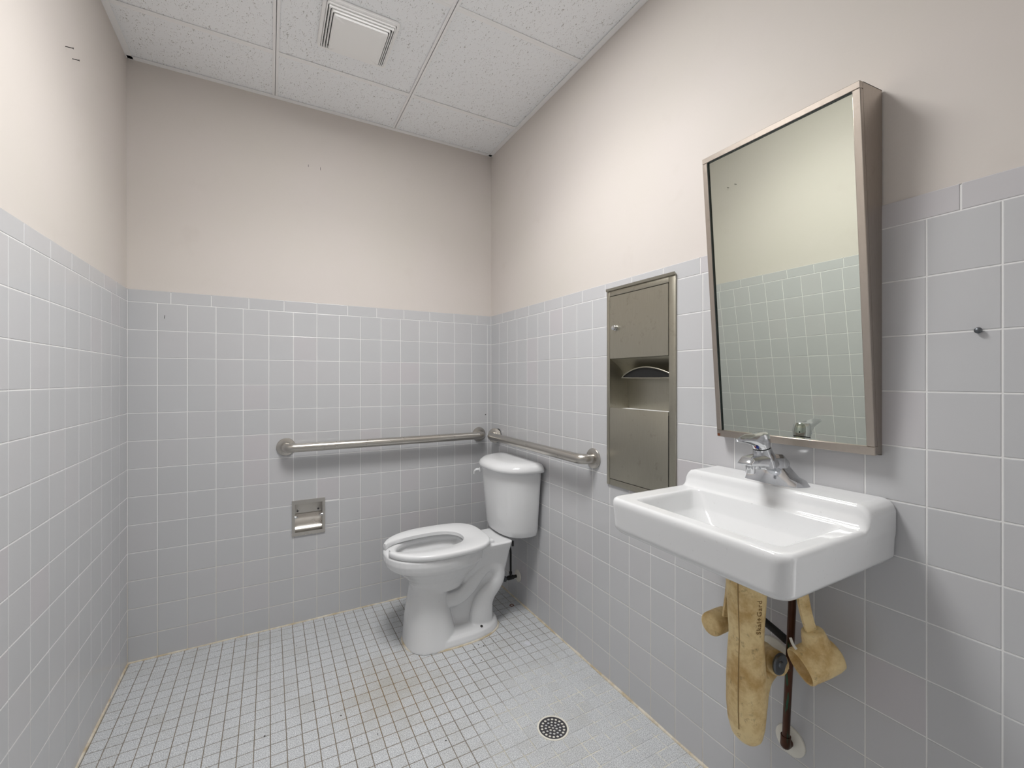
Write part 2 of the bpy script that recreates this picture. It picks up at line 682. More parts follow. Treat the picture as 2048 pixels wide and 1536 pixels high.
cells.sort(key=lambda q: -q[0])
cache, rest, count = {}, [], 0
fplace = lambda a, b, d: (a, b, -d)


def clip_round(x0, x1, y0, y1, c_, r):
    """floor tile cut round the drain, as a prism, or None"""
    nx, ny = max(x0, min(c_[0], x1)), max(y0, min(c_[1], y1))
    if math.hypot(nx - c_[0], ny - c_[1]) >= r:
        return 'whole'
    cor = [(x0, y0), (x1, y0), (x1, y1), (x0, y1)]
    pts = []
    N = 12
    for i in range(4):
        a, b = cor[i], cor[(i + 1) % 4]
        for k in range(N):
            p = (a[0] + (b[0] - a[0]) * k / N, a[1] + (b[1] - a[1]) * k / N)
            d = math.hypot(p[0] - c_[0], p[1] - c_[1])
            if d < r:
                if d < 1e-6:
                    continue
                p = (c_[0] + (p[0] - c_[0]) * r / d, c_[1] + (p[1] - c_[1]) * r / d)
                if not (x0 - 1e-6 <= p[0] <= x1 + 1e-6 and y0 - 1e-6 <= p[1] <= y1 + 1e-6):
                    continue
            pts.append(p)
    ar = 0
    for i in range(len(pts)):
        a, b = pts[i], pts[(i + 1) % len(pts)]
        ar += a[0] * b[1] - b[0] * a[1]
    return pts if len(pts) > 2 and ar / 2 > 6e-5 else None


for ar, x0, x1, y0, y1 in cells:
    w, h = round(x1 - x0, 4), round(y1 - y0, 4)
    loc = Vector(((x0 + x1) / 2, (y0 + y1) / 2, 0))
    shape = clip_round(x0, x1, y0, y1, DRAIN, 0.0545)
    if shape is None:
        continue
    if shape != 'whole':
        obj('tile', prism(shape, 2, -0.006, 0.0), 'ftile', floor)
        count += 1
        continue
    if ar > 25 and count < 296:
        me = cache.get((w, h))
        if me is None:
            v, f = tile_geo(w, h, fplace, 0.0012, 0.006)
            me = mesh_from(v, f, name='floor_tile')
            me.materials.append(M['ftile'])
            cache[(w, h)] = me
        o = bpy.data.objects.new('tile', me)
        COL.objects.link(o)
        o.parent = floor
        o.location = loc + Vector((0, 0, random.uniform(-0.0003, 0.0002)))
        o.rotation_euler = (random.gauss(0, 0.002), random.gauss(0, 0.002), random.gauss(0, 0.004))
        count += 1
    else:
        v, f = tile_geo(w, h, fplace, 0.0012, 0.006)
        dz = random.uniform(-0.0003, 0.0002)
        rest.append(([tuple(Vector(p) + loc + Vector((0, 0, dz))) for p in v], f))
o = obj('tile_field', join(*rest), 'ftile', floor)
o['kind'] = 'stuff'


def bead(name, a, b, r=0.005):
    pts = [Vector(a).lerp(Vector(b), k / 40) for k in range(41)]
    rs = [r * random.uniform(0.65, 1.25) for _ in pts]
    return struct(obj(name, tube(pts, rs, 8), 'caulk', None, 60))


bead('trim_1', (0.001, -0.001, 0.0), (W - 0.001, -0.001, 0.0))
bead('trim_2', (W - 0.001, -0.002, 0.0), (W - 0.001, -2.25, 0.0), 0.006)
bead('trim_3', (0.001, -0.002, 0.0), (0.001, YF + 0.01, 0.0))

# ------------------------------------------------------------------ suspended ceiling
GX = [0.0, 0.540, 1.102, W]
GY = [0.0, -0.322, -0.878, -1.434, -1.990, -2.546, YF]
ceil = struct(obj('ceiling', box(-0.1, W + 0.1, YF - 0.1, 0.1, H + 0.12, H + 0.2), 'white'))
for i in range(3):
    for j in range(6):
        if i == 1 and j == 2:
            continue
        obj('panel', bbox(GX[i] + 0.008, GX[i + 1] - 0.008, GY[j + 1] + 0.008, GY[j] - 0.008, H + 0.0025 + random.uniform(0, .0012), H + 0.02, 0.0015, 1), 'board', ceil)
for x in GX[1:3]:
    obj('tee', join(box(x - 0.0115, x + 0.0115, YF, 0, H, H + 0.002), box(x - 0.001, x + 0.001, YF, 0, H, H + 0.04)), 'white', ceil)
for j, y in enumerate(GY[1:6]):
    for i in range(3):
        obj('cross_tee', join(box(GX[i] + 0.0116, GX[i + 1] - 0.0116, y - 0.0115, y + 0.0115, H + 0.0003, H + 0.002), box(GX[i] + 0.012, GX[i + 1] - 0.012, y - 0.001, y + 0.001, H, H + 0.03)), 'white', ceil)
for g_ in (box(0, W, -0.019, 0.0035, H - 0.0015, H + 0.0005), box(W - 0.019, W + 0.0035, YF, 0, H - 0.0015, H + 0.0005), box(-0.0035, 0.019, YF, 0, H - 0.0015, H + 0.0005)):
    obj('wall_angle', g_, 'white', ceil)

# ceiling light (2 x 2 troffer)
t_ = thing('ceiling_light', 'square white lay-in ceiling light fixture beside the exhaust vent', 'ceiling light', (0.821, -1.156, H))
lx0, lx1, ly0, ly1 = 0.5515, 1.0905, -1.4225, -0.8895
obj('housing', join(box(lx0, lx1, ly0, ly1, H + 0.07, H + 0.075), box(lx0, lx0 + .004, ly0, ly1, H + .004, H + .07), box(lx1 - .004, lx1, ly0, ly1, H + .004, H + .07), box(lx0, lx1, ly0, ly0 + .004, H + .004, H + .07), box(lx0, lx1, ly1 - .004, ly1, H + .004, H + .07)), 'white', t_)
obj('diffuser', box(lx0 + .012, lx1 - .012, ly0 + .012, ly1 - .012, H + .004, H + .007), 'lens', t_)
la = bpy.data.lights.new('troffer_lamp', 'AREA')
la.shape = 'RECTANGLE'
la.size, la.size_y = lx1 - lx0 - .03, ly1 - ly0 - .03
la.energy = LAMP
la.spread = math.radians(SPREAD)
la.color = (1.0, 0.99, 0.98)
lo = bpy.data.objects.new('troffer_lamp', la)
COL.objects.link(lo)
lo.parent = t_
lo.location = (0, 0, .003)
obj('door_frame', join(box(lx0, lx0 + .012, ly0, ly1, H + .0005, H + .008), box(lx1 - .012, lx1, ly0, ly1, H + .0005, H + .008), box(lx0 + .012, lx1 - .012, ly0, ly0 + .012, H + .0005, H + .008), box(lx0 + .012, lx1 - .012, ly1 - .012, ly1, H + .0005, H + .008)), 'white', t_)

# exhaust vent: stepped square louvres round a domed panel
vx0, vx1, vy0, vy1 = 0.682, 0.952, -0.715, -0.450
t_ = thing('exhaust_vent', 'white plastic exhaust fan grille with stepped louvres on the ceiling', 'vent', ((vx0 + vx1) / 2, (vy0 + vy1) / 2, H))


def ring_frame(ins, z0, z1, wid, r):
    o0 = rrect(vx0 + ins, vx1 - ins, vy0 + ins, vy1 - ins, z0, r)
    o1 = rrect(vx0 + ins + .002, vx1 - ins - .002, vy0 + ins + .002, vy1 - ins - .002, z1, r)
    i1 = rrect(vx0 + ins + wid, vx1 - ins - wid, vy0 + ins + wid, vy1 - ins - wid, z1, max(r - wid, .004))
    i0 = rrect(vx0 + ins + wid, vx1 - ins - wid, vy0 + ins + wid, vy1 - ins - wid, z0, max(r - wid, .004))
    return loft([o0, o1, i1, i0], closed=True)


obj('gap_shade', box(vx0 + .01, vx1 - .01, vy0 + .01, vy1 - .01, H - .001, H + .0015), 'black', t_)  # black sheet painted in as the shade between the louvres
obj('rim', ring_frame(0, H + .002, H - .007, .012, .016), 'vent', t_, 40)
for k in range(3):
    obj('louvre', ring_frame(.0125 + .0085 * k, H - .002 - .0055 * k, H - .0125 - .0055 * k, .0052, .012), 'vent', t_, 40)
ins = .0385
obj('centre_panel', loft([rrect(vx0 + ins, vx1 - ins, vy0 + ins, vy1 - ins, H - .001, .008), rrect(vx0 + ins, vx1 - ins, vy0 + ins, vy1 - ins, H - .0265, .008), rrect(vx0 + ins + .003, vx1 - ins - .003, vy0 + ins + .003, vy1 - ins - .003, H - .0295, .007), rrect(vx0 + ins + .03, vx1 - ins - .03, vy0 + ins + .03, vy1 - ins - .03, H - .031, .02)]), 'vent', t_, 40)
for sx in (-1, 1):
    for sy in (-1, 1):
        cxv, cyv = (vx0 + vx1) / 2 + sx * .11, (vy0 + vy1) / 2 + sy * .108
        obj('corner_rib', bbox(cxv - .004, cxv + .004, cyv - .004, cyv + .004, H - .020, H, .001, 1), 'vent', t_)

# ------------------------------------------------------------------ grab bars
def grab_bar(name, label, side, a0, a1, z, loose=None):
    r, so = 0.0208, 0.060
    p0, p1 = put(side, a0, z, 0), put(side, a1, z, 0)
    t = thing(name, label, 'grab bar', (p0 + p1) / 2, 'grab bars')
    path = [put(side, a0, z, 0.0)]
    sg = 1 if a1 > a0 else -1
    R = 0.032
    for k in range(9):
        an = PI / 2 * k / 8
        path.append(put(side, a0 + sg * (R - R * math.cos(an)), z, -(so - R + R * math.sin(an))))
    path.append(put(side, (a0 + a1) / 2, z, -so))
    for k in range(9):
        an = PI / 2 * (1 - k / 8)
        path.append(put(side, a1 - sg * (R - R * math.cos(an)), z, -(so - R + R * math.sin(an))))
    path.append(put(side, a1, z, 0.0))
    obj('rail', tube(path, r, 24), 'bar', t, 60)
    n = put(side, 0, 0, -1) - put(side, 0, 0, 0)
    for a in (a0, a1):
        off = loose if (loose and a == a0) else 0.0
        nf = (n * .80 + Vector((0, -.60, .06))).normalized() if off else n
        fb = put(side, a - (.004 if off else 0), z, -off)
        fl = obj('flange', lathe([(0.012, -.0005), (0.041, 0.0), (0.042, 0.004), (0.040, 0.0075), (0.030, 0.0105), (0.0222, 0.0115), (0.0213, 0.0115)], fb, nf, 36), 'bar', t, 40)
        if off:
            mp = obj('mounting_plate', lathe([(0.010, 0.0), (0.038, 0.0), (0.038, 0.004), (0.020, 0.005)], put(side, a, z, 0), n, 30), 'darkmetal', t, 40)
        for k in range(2):
            an = 0.6 + PI * k
            if off:
                continue
            fc = put(side, a + 0.031 * math.cos(an), z + 0.031 * math.sin(an), -0.009)
            obj('screw', lathe([(0.003, 0), (0.003, .0012), (0.001, .002)], fc, n, 10), 'bar', fl, 40)
    return t


grab_bar('grab_bar', 'long stainless steel grab bar on the back wall above the paper holder', 'back', 0.587, 1.601, 0.857)
grab_bar('grab_bar', 'stainless steel grab bar on the right wall above the toilet tank, left flange loose', 'right', -0.098, -0.945, 0.857, 0.026)

# ------------------------------------------------------------------ recessed toilet paper holder
tx0, tx1, tz0, tz1 = 0.6126, 0.7601, 0.4225, 0.5930
t_ = thing('toilet_paper_holder', 'empty recessed stainless toilet paper holder set in the back wall', 'paper holder', ((tx0 + tx1) / 2, 0, tz0))
ix0, ix1, iz0, iz1 = 0.6255, 0.7475, 0.4400, 0.5760


def frame_rail(a0, a1, b0, b1, ax):
    """bevelled picture-frame side: outer edge low, middle proud"""
    return bbox(a0, a1, -0.0065, 0.0, b0, b1, 0.0025, 2)


obj('top_rail', prism([(tx0, tz1), (tx1, tz1), (ix1, iz1), (ix0, iz1)], 1, -0.006, 0.0), 'bar', t_)
obj('bottom_rail', prism([(tx0, tz0), (tx1, tz0), (ix1, iz0), (ix0, iz0)], 1, -0.006, 0.0), 'bar', t_)
obj('side_rail', prism([(tx0, tz0), (tx0, tz1), (ix0, iz1), (ix0, iz0)], 1, -0.006, 0.0), 'bar', t_)
obj('side_rail', prism([(tx1, tz0), (tx1, tz1), (ix1, iz1), (ix1, iz0)], 1, -0.006, 0.0), 'bar', t_)
prof = [(-.004, iz1), (.030, iz1 - .002), (.044, iz1 - .012), (.050, iz1 - .030), (.050, iz1 - .060), (.045, iz1 - .0615), (.042, iz1 - .072), (.036, iz1 - .084), (.030, iz1 - .096), (.026, iz1 - .106), (.022, iz1 - .116), (.014, iz1 - .126), (.004, iz1 - .133), (-.004, iz0)]
v, f = [], []
for k, (d, z) in enumerate(prof):
    v += [(ix0, d, z), (ix1, d, z)]
for k in range(len(prof) - 1):
    f.append((2 * k, 2 * k + 1, 2 * k + 3, 2 * k + 2))
f.append(tuple(range(0, 2 * len(prof), 2)))
f.append(tuple(range(1, 2 * len(prof), 2)))
obj('hood', (v, f), 'bar', t_, 35)
for x, s_ in ((ix0, 1), (ix1, -1)):
    obj('roller_post', lathe([(0.0075, 0), (0.0075, .006), (0.0045, .0075), (0.004, .012), (0.002, .014)], (x - s_ * .001, -0.004, 0.513), (s_, 0, 0), 16), 'chrome', t_, 40)
    obj('screw', lathe([(0.0045, 0), (0.0045, .003), (0.002, .004)], (x + s_ * .014, 0.0495, 0.528), (0, -1, 0), 12), 'darkmetal', t_, 40)

# ------------------------------------------------------------------ recessed towel dispenser and waste bin
dy0, dy1, dz0, dz1 = -1.360, -1.030, 0.772, 1.5205        # outer trim
ey0, ey1 = -1.3325, -1.0465                               # opening
t_ = thing('towel_dispenser', 'recessed stainless paper towel dispenser with waste bin beside the mirror', 'towel dispenser', (W, (dy0 + dy1) / 2, dz0))
PR = 0.007
side_t = lambda y0, y1, z0, z1: bbox(W - PR, W + 0.001, y0, y1, z0, z1, 0.002, 2)
obj('side_trim', side_t(ey1, dy1, dz0, dz1), 'panel', t_, 40)
obj('side_trim', side_t(dy0, ey0, dz0, dz1), 'panel', t_, 40)
obj('top_trim', side_t(ey0, ey1, 1.5005, dz1), 'panel', t_, 40)
obj('bottom_trim', side_t(ey0, ey1, dz0, 0.7955), 'panel', t_, 40)
obj('lip', prism([(W - PR, dz1), (W - PR - .004, dz1 + .001), (W - PR - .006, dz1 + .010), (W - PR - .0045, dz1 + .0105), (W, dz1 + .0015)], 1, dy0, dy1), 'panel', t_)
obj('backing', box(W - 0.0015, W + 0.0005, ey0, ey1, 1.2575, 1.5005), 'black', t_)
d_ = obj('door', bbox(W - PR - .0005, W - .002, ey0 + .0018, ey1 - .0018, 1.2595, 1.4985, 0.0008, 1), 'panel', t_)
kn = (W - PR - .0005, -1.080, 1.376)
obj('lock', lathe([(0.0105, 0), (0.0105, .003), (0.0085, .0035), (0.0085, .008), (0.0095, .0085), (0.009, .0125), (0.004, .014)], kn, (-1, 0, 0), 24), 'chrome', d_, 40)
# niche
ND = 0.088
nz0, nz1 = 1.066, 1.2575
obj('niche', join(box(W + ND, W + ND + .002, ey0, ey1, 0.98, nz1 + .002), box(W - .002, W + ND, ey1, ey1 + .0025, nz0, nz1), box(W - .002, W + ND, ey0 - .0025, ey0, nz0, nz1), box(W, W + ND, ey0, ey1, nz1, nz1 + .002), box(W + .004, W + ND, ey0, ey1, nz0 - .02, nz0 - .018)), 'panel', t_)
hood = [(W - .003, nz1 + .001), (W + .012, nz1 - .008), (W + .028, nz1 - .019), (W + .045, nz1 - .033), (W + .058, nz1 - .046), (W + .064, nz1 - .060)]
v, f = [], []
for q in hood:
    v += [(q[0], ey0, q[1]), (q[0], ey1, q[1])]
for k in range(len(hood) - 1):
    f.append((2 * k, 2 * k + 1, 2 * k + 3, 2 * k + 2))
obj('towel_hood', (v, f), 'panel', t_, 60)
zt = nz1 - .0735
tr = obj('towel_tray', bbox(W + .020, W + ND, ey0, ey1 - .035, zt, zt + .004, .001, 1), 'panel', t_)
# arched lip of the towel slot, a black sheet stands in for the shaded opening
arch = []
for k in range(25):
    s_ = k / 24
    arch.append((W + .012 + .01 * (1 - math.sin(PI * s_)), ey1 - .040 - s_ * .2445, zt + .006 + .034 * math.sin(PI * s_) ** 0.8))
obj('slot_lip', tube(spline(arch, 2), .0024, 8), 'panel', t_, 60)
v = [(p[0] + .003, p[1], p[2]) for p in arch] + [(p[0] + .003, p[1], zt + .004) for p in arch]
n_ = len(arch)
v2 = [(p[0] + .02, p[1], p[2]) for p in v]
obj('slot', join((v, [(k, k + 1, n_ + k + 1, n_ + k) for k in range(n_ - 1)])), 'black', t_)
w_ = obj('waste_door', bbox(W - PR - .0005, W - .002, ey0 + .0018, ey1 - .0018, 0.7975, 1.0715, 0.0012, 2), 'panel', t_, 40)
obj('hinge_gap', box(W - PR - .0002, W - .003, ey0 + .0002, ey0 + .0016, 0.7975, 1.060), 'black', t_)
obj('bin_rim', join(box(W + .012, W + .016, ey0 + .01, ey1 - .012, 1.050, 1.0665), box(W + .03, W + .034, ey0 + .01, ey1 - .012, 1.050, 1.0655), box(W + .012, W + ND - .004, ey1 - .016, ey1 - .012, 1.050, 1.066)), 'panel', t_)

# ------------------------------------------------------------------ tilted mirror
my0, my1 = -1.9025, -1.5277
XT, XB, MZ0, MZ1 = 1.5856, 1.6518, 1.0165, 1.7975
t_ = thing('wall_mirror', 'tilted stainless framed mirror on the wall over the sink', 'mirror', (W, (my0 + my1) / 2, MZ0))
tl = Vector((XT - XB, 0, MZ1 - MZ0))
HT = tl.length
tdir = tl.normalized()
nrm = Vector((-tdir.z, 0, tdir.x))            # out of the wall, downwards


def mp(y, h, d):
    """point on the tilted face: height h along it, d out of it"""
    return Vector((XB, y, MZ0)) + tdir * h + nrm * d


def mbox(y0, y1, h0, h1, d0, d1):
    v = [mp(y, h, d) for d in (d0, d1) for h in (h0, h1) for y in (y0, y1)]
    return [tuple(p) for p in v], [(0, 2, 3, 1), (4, 5, 7, 6), (0, 1, 5, 4), (2, 6, 7, 3), (0, 4, 6, 2), (1, 3, 7, 5)]


FW_ = 0.0150
obj('frame_rail', bevel(mbox(my0, my1, HT - FW_, HT, -.012, 0), .0012, 1), 'frame', t_, 40)
obj('frame_rail', bevel(mbox(my0, my1, 0, FW_ + .004, -.012, 0), .0012, 1), 'frame', t_, 40)
obj('frame_stile', bevel(mbox(my1 - FW_, my1, FW_ + .004, HT - FW_, -.012, 0), .0012, 1), 'frame', t_, 40)
obj('frame_stile', bevel(mbox(my0, my0 + FW_, FW_ + .004, HT - FW_, -.012, 0), .0012, 1), 'frame', t_, 40)
gl = obj('glass', mbox(my0 + .008, my1 - .008, .010, HT - .008, -.0095, -.0045), 'mirror', t_)
e_ = .0022
obj('glass_edge', join(mbox(my1 - FW_ - e_, my1 - FW_, FW_ + .004, HT - FW_, -.0046, -.0008), mbox(my0 + FW_, my1 - FW_, HT - FW_ - e_, HT - FW_, -.0046, -.0008)), 'edge', gl)
for y in (my0, my1 - .0015):
    a = [mp(y, 0, -.012), mp(y, HT, -.012), Vector((W, y, MZ1 + .009)), Vector((W, y, MZ0 - .001))]
    b = [p + Vector((0, .0015, 0)) for p in a]
    obj('side_panel', loft([[tuple(p) for p in a], [tuple(p) for p in b]]), 'frame', t_)
a = [mp(my0, HT, -.012), mp(my1, HT, -.012), Vector((W, my1, MZ1 + .009)), Vector((W, my0, MZ1 + .009))]
obj('top_panel', loft([[tuple(p) for p in a], [tuple(p - Vector((0, 0, .0015))) for p in a]]), 'frame', t_)
a = [mp(my0, 0, -.012), mp(my1, 0, -.012), Vector((W, my1, MZ0 - .001)), Vector((W, my0, MZ0 - .001))]
obj('bottom_panel', loft([[tuple(p) for p in a], [tuple(p + Vector((0, 0, .0015))) for p in a]]), 'frame', t_)
obj('rust_spot', mbox(my1 - .010, my1 - .002, .002, .009, 0, .0003), 'rust', t_)

# ------------------------------------------------------------------ wall-hung sink
sy0, sy1 = -1.929, -1.4865
SF, RIM, SB, LED = 1.2785, 0.8810, 0.7950, 0.9250
t_ = thing('sink', 'white porcelain wall-hung sink with raised back ledge under the mirror', 'sink', (W, (sy0 + sy1) / 2, 0.75))
XW = W - 0.001
outer = [rfront(SF + .012, XW, sy0 + .012, sy1 - .012, SB, .03), rfront(SF + .004, XW, sy0 + .004, sy1 - .004, SB + .010, .03),
         rfront(SF, XW, sy0, sy1, RIM - .012, .028), rfront(SF + .002, XW, sy0 + .002, sy1 - .002, RIM - .004, .028), rfront(SF + .007, XW, sy0 + .007, sy1 - .007, RIM, .026)]
g_body = loft(outer)
led = [(1.545, RIM - .02), (1.552, RIM - .001), (1.564, RIM + .020), (1.568, LED - .006), (1.574, LED), (1.640, LED + .0005), (XW, LED + .002), (XW, RIM - .02)]
rings = []
for y, dz in ((sy0, -.022), (sy0 + .005, -.011), (sy0 + .013, -.0035), (sy0 + .024, 0), (sy1 - .024, 0), (sy1 - .013, -.0035), (sy1 - .005, -.011), (sy1, -.022)):
    rings.append([(x, y, z + (dz if z > RIM + .005 else 0)) for x, z in led])
g_led = loft(rings)
g_under = loft([superellipse(1.47, -1.7075, SB + .03, .15, .15, .17, 2.6), superellipse(1.47, -1.7075, SB - .005, .14, .14, .16, 2.6), superellipse(1.475, -1.7075, SB - .030, .08, .09, .10, 2.4)])
bx0, bx1, by0, by1 = 1.3180, 1.5420, -1.8930, -1.5400
cutg = loft([rrect(bx0 - .006, bx1 + .004, by0 - .006, by1 + .006, RIM + .02, .02), rrect(bx0 - .002, bx1 + .002, by0 - .002, by1 + .002, RIM + .001, .018),
             rrect(bx0 + .003, bx1 + .000, by0 + .003, by1 - .003, RIM - .006, .020), rrect(bx0 + .016, bx1 - .012, by0 + .018, by1 - .020, RIM - .045, .035),
             rrect(bx0 + .034, bx1 - .030, by0 + .040, by1 - .045, RIM - .078, .05), rrect(bx0 + .075, bx1 - .06, by0 + .10, by1 - .10, RIM - .092, .03)])
obj('basin', remesh([g_body, g_led, g_under], .0034, 3, [cutg]), 'porc', t_)
obj('drain_flange', lathe([(0.012, -.004), (0.030, -.002), (0.030, .001), (0.022, .0015), (0.018, -.002)], (1.462, -1.7125, RIM - .0905), (0, 0, 1), 28), 'chrome', t_, 40)

# ------------------------------------------------------------------ faucet
fc = (1.620, -1.7085, 0.9250)
t_ = thing('faucet', 'worn chrome single-lever faucet on the sink ledge', 'faucet', fc)
yc = fc[1]
zb = fc[2]
# base: low faceted wings joined by an arched bridge, lofted along y
def fring(y, xf, xb, h, ch):
    return [(xf, y, zb), (xf + ch, y, zb + h), (xb - ch, y, zb + h), (xb, y, zb)]


base = loft([fring(yc - .0735, 1.628, 1.642, .001, .003), fring(yc - .062, 1.598, 1.650, .013, .007), fring(yc - .046, 1.594, 1.654, .018, .010),
             fring(yc - .032, 1.592, 1.655, .034, .013), fring(yc - .020, 1.590, 1.655, .047, .015), fring(yc, 1.588, 1.655, .052, .016),
             fring(yc + .020, 1.590, 1.655, .047, .015), fring(yc + .032, 1.592, 1.655, .034, .013), fring(yc + .046, 1.594, 1.654, .018, .010),
             fring(yc + .062, 1.598, 1.650, .013, .007), fring(yc + .0735, 1.628, 1.642, .001, .003)])
obj('base', bevel(base, .0022, 2), 'chrome', t_, 50)


def sring(x, hw, z0, z1, ch):
    return [(x, yc - hw, z0), (x, yc - hw, z1 - ch), (x, yc - hw + ch, z1), (x, yc + hw - ch, z1), (x, yc + hw, z1 - ch), (x, yc + hw, z0)]


spout = loft([sring(1.500, .0175, zb + .0535, zb + .060, .004), sring(1.512, .0185, zb + .0510, zb + .0715, .006), sring(1.550, .0215, zb + .048, zb + .0735, .007),
              sring(1.585, .026, zb + .042, zb + .074, .008), sring(1.625, .028, zb + .030, zb + .071, .010), sring(1.645, .024, zb + .020, zb + .060, .010)])
obj('spout', bevel(spout, .002, 2), 'chrome', t_, 50)
obj('aerator', lathe([(0.0105, -.002), (0.0105, .019), (0.0095, .0215), (0.008, .0215), (0.008, .017)], (1.523, yc, zb + .053), (0, 0, -1), 24), 'chrome', t_, 40)
ax = Vector((-0.30, 0.0, 1)).normalized()
b0 = Vector((1.577, yc, zb + .060))
obj('body', lathe([(0.031, -.014), (0.0290, -.002), (0.0245, .010), (0.0212, .022), (0.0205, .030)], b0, ax, 36), 'chrome', t_, 40)
obj('seam_ring', lathe([(0.0190, .0295), (0.0190, .0330)], b0, ax, 36), 'rubber', t_, 40)
# handle: domed cap running out into an upturned lever
hb = b0 + ax * .0325
fwd = Vector((-1, 0, 0)) - ax * Vector((-1, 0, 0)).dot(ax)
fwd.normalize()
sd = Vector((0, -1, 0))


def hring(h, r, ext, lift, nar):
    out = []
    for k in range(36):
        a = 2 * PI * k / 36
        c_, s_ = math.cos(a), math.sin(a)
        e = max(c_, 0) ** 3
        p = hb + ax * (h + lift * e) + fwd * (r * c_ + ext * e) + sd * (r * s_ * (1 - nar * max(c_, 0)))
        out.append(tuple(p))
    return out


hand = loft([hring(0, .0200, 0, 0, 0), hring(.005, .0206, .002, .001, .05), hring(.012, .0215, .012, .005, .15), hring(.021, .0214, .040, .013, .34), hring(.028, .0206, .071, .0190, .45), hring(.0335, .0180, .071, .0195, .45), hring(.0360, .010, .045, .016, .42)])
hd = obj('handle', hand, 'chrome', t_, 35)
dp = hb + ax * .0100 + fwd * .0265 + sd * .0075
obj('temperature_dot', lathe([(0.0032, -.001), (0.0032, .0012), (0.001, .0016)], dp, fwd * 0.9 + sd * 0.5 - ax * 0.2, 14), 'blue', hd, 40)
obj('temperature_dot', lathe([(0.0030, -.001), (0.0030, .0012), (0.001, .0016)], dp - sd * .0045 + ax * .0008, fwd * 0.9 + sd * 0.4 - ax * 0.2, 14), 'red', hd, 40)

# ------------------------------------------------------------------ toilet
yc = -0.415
t_ = thing('toilet', 'white two-piece floor toilet with open-front seat in the corner', 'toilet', (1.27, yc, 0))
SE = lambda z, x0, x1, cx, hw, n=2.3: superellipse(cx, yc, z, cx - x0, x1 - cx, hw, n)
# bowl shell: outer up, over the rim, inside down
bowl = loft([SE(.235, 1.085, 1.31, 1.18, .096, 2.4), SE(.262, 1.076, 1.335, 1.18, .104), SE(.290, 1.056, 1.36, 1.18, .118), SE(.318, 1.030, 1.385, 1.18, .139),
             SE(.342, 1.000, 1.40, 1.185, .158), SE(.358, .972, 1.41, 1.185, .172), SE(.368, .962, 1.41, 1.185, .178), SE(.392, .955, 1.415, 1.185, .182), SE(.414, .957, 1.415, 1.185, .181), SE(.420, .965, 1.41, 1.185, .175),
             SE(.420, 1.005, 1.36, 1.185, .134), SE(.412, 1.015, 1.35, 1.185, .124), SE(.396, 1.015, 1.35, 1.185, .124), SE(.388, 1.000, 1.36, 1.185, .134), SE(.372, 1.010, 1.35, 1.19, .128), SE(.340, 1.045, 1.335, 1.20, .105), SE(.300, 1.10, 1.32, 1.22, .075), SE(.262, 1.15, 1.30, 1.23, .045)])
foot = loft([SE(0.0, 1.042, 1.496, 1.26, .136, 2.5), SE(.012, 1.043, 1.495, 1.26, .135, 2.5), SE(.030, 1.047, 1.490, 1.26, .130, 2.5), SE(.042, 1.056, 1.480, 1.26, .118, 2.5), SE(.048, 1.08, 1.46, 1.26, .09, 2.5)])
ped = loft([SE(0.0, 1.043, 1.28, 1.16, .134, 2.6), SE(.10, 1.052, 1.255, 1.155, .118, 2.6), SE(.18, 1.064, 1.235, 1.15, .106, 2.6), SE(.245, 1.074, 1.235, 1.15, .098, 2.5), SE(.275, 1.07, 1.26, 1.16, .10, 2.4)])


def yprism(poly, hw, ins=.008):
    cx = sum(p[0] for p in poly) / len(poly)
    cz = sum(p[1] for p in poly) / len(poly)
    sc = lambda k: [(cx + (x - cx) * k, cz + (z - cz) * k) for x, z in poly]
    R_ = []
    for y, k in ((yc - hw, .96), (yc - hw + ins, 1.0), (yc + hw - ins, 1.0), (yc + hw, .96)):
        R_.append([(x, y, z) for x, z in sc(k)])
    return loft(R_)


web = yprism([(1.15, .02), (1.452, .02), (1.452, .12), (1.464, .15), (1.500, .185), (1.515, .22), (1.520, .26), (1.530, .30), (1.552, .385), (1.40, .385), (1.15, .30)], .048)
deckw = loft([rrect(1.30, 1.525, yc - .048, yc + .048, .20, .02), rrect(1.30, 1.532, yc - .066, yc + .066, .27, .02), rrect(1.30, 1.536, yc - .090, yc + .090, .345, .02), rrect(1.33, 1.540, yc - .106, yc + .106, .388, .02), rrect(1.33, 1.542, yc - .110, yc + .110, .404, .018), rrect(1.335, 1.540, yc - .105, yc + .105, .409, .016)])
trap = []
for s_ in (-1, 1):
    yo = yc + s_ * .060
    pts = [(1.22, yo, .178), (1.285, yo, .182), (1.335, yo, .215), (1.378, yo, .262), (1.415, yo, .293), (1.452, yo, .295), (1.484, yo, .268), (1.487, yo, .228), (1.462, yo, .192), (1.430, yo, .165), (1.405, yo, .130), (1.395, yo, .085), (1.393, yo, .03)]
    rr = [.034, .034, .034, .033, .033, .032, .031, .032, .036, .043, .052, .058, .060]
    sp_ = spline(pts, 6)
    ri = []
    for k in range(len(sp_)):
        q = k / 6
        i = min(int(q), len(rr) - 2)
        ri.append(rr[i] + (rr[i + 1] - rr[i]) * (q - i))
    vv, ff = tube(sp_, ri, 16)
    trap.append(([(a, yo + (b - yo) * .62, c_) for a, b, c_ in vv], ff))
bw = obj('bowl', remesh([bowl, foot, ped, web, deckw] + trap, .0038, 3), 'porc', t_)
obj('bolt_cap', lathe([(0.006, 0), (0.006, .003), (0.002, .006)], (1.375, yc - .106, .0425), (0, -.3, 1), 14), 'ink', bw, 40)
obj('floor_seal', loft([SE(0.0002, 1.036, 1.502, 1.26, .142, 2.5), SE(.004, 1.038, 1.500, 1.26, .140, 2.5), SE(.0055, 1.043, 1.495, 1.26, .135, 2.5)]), 'caulk', t_, 40)
# open-front seat
sz0, sz1 = .4205, .4445
cxs = 1.19


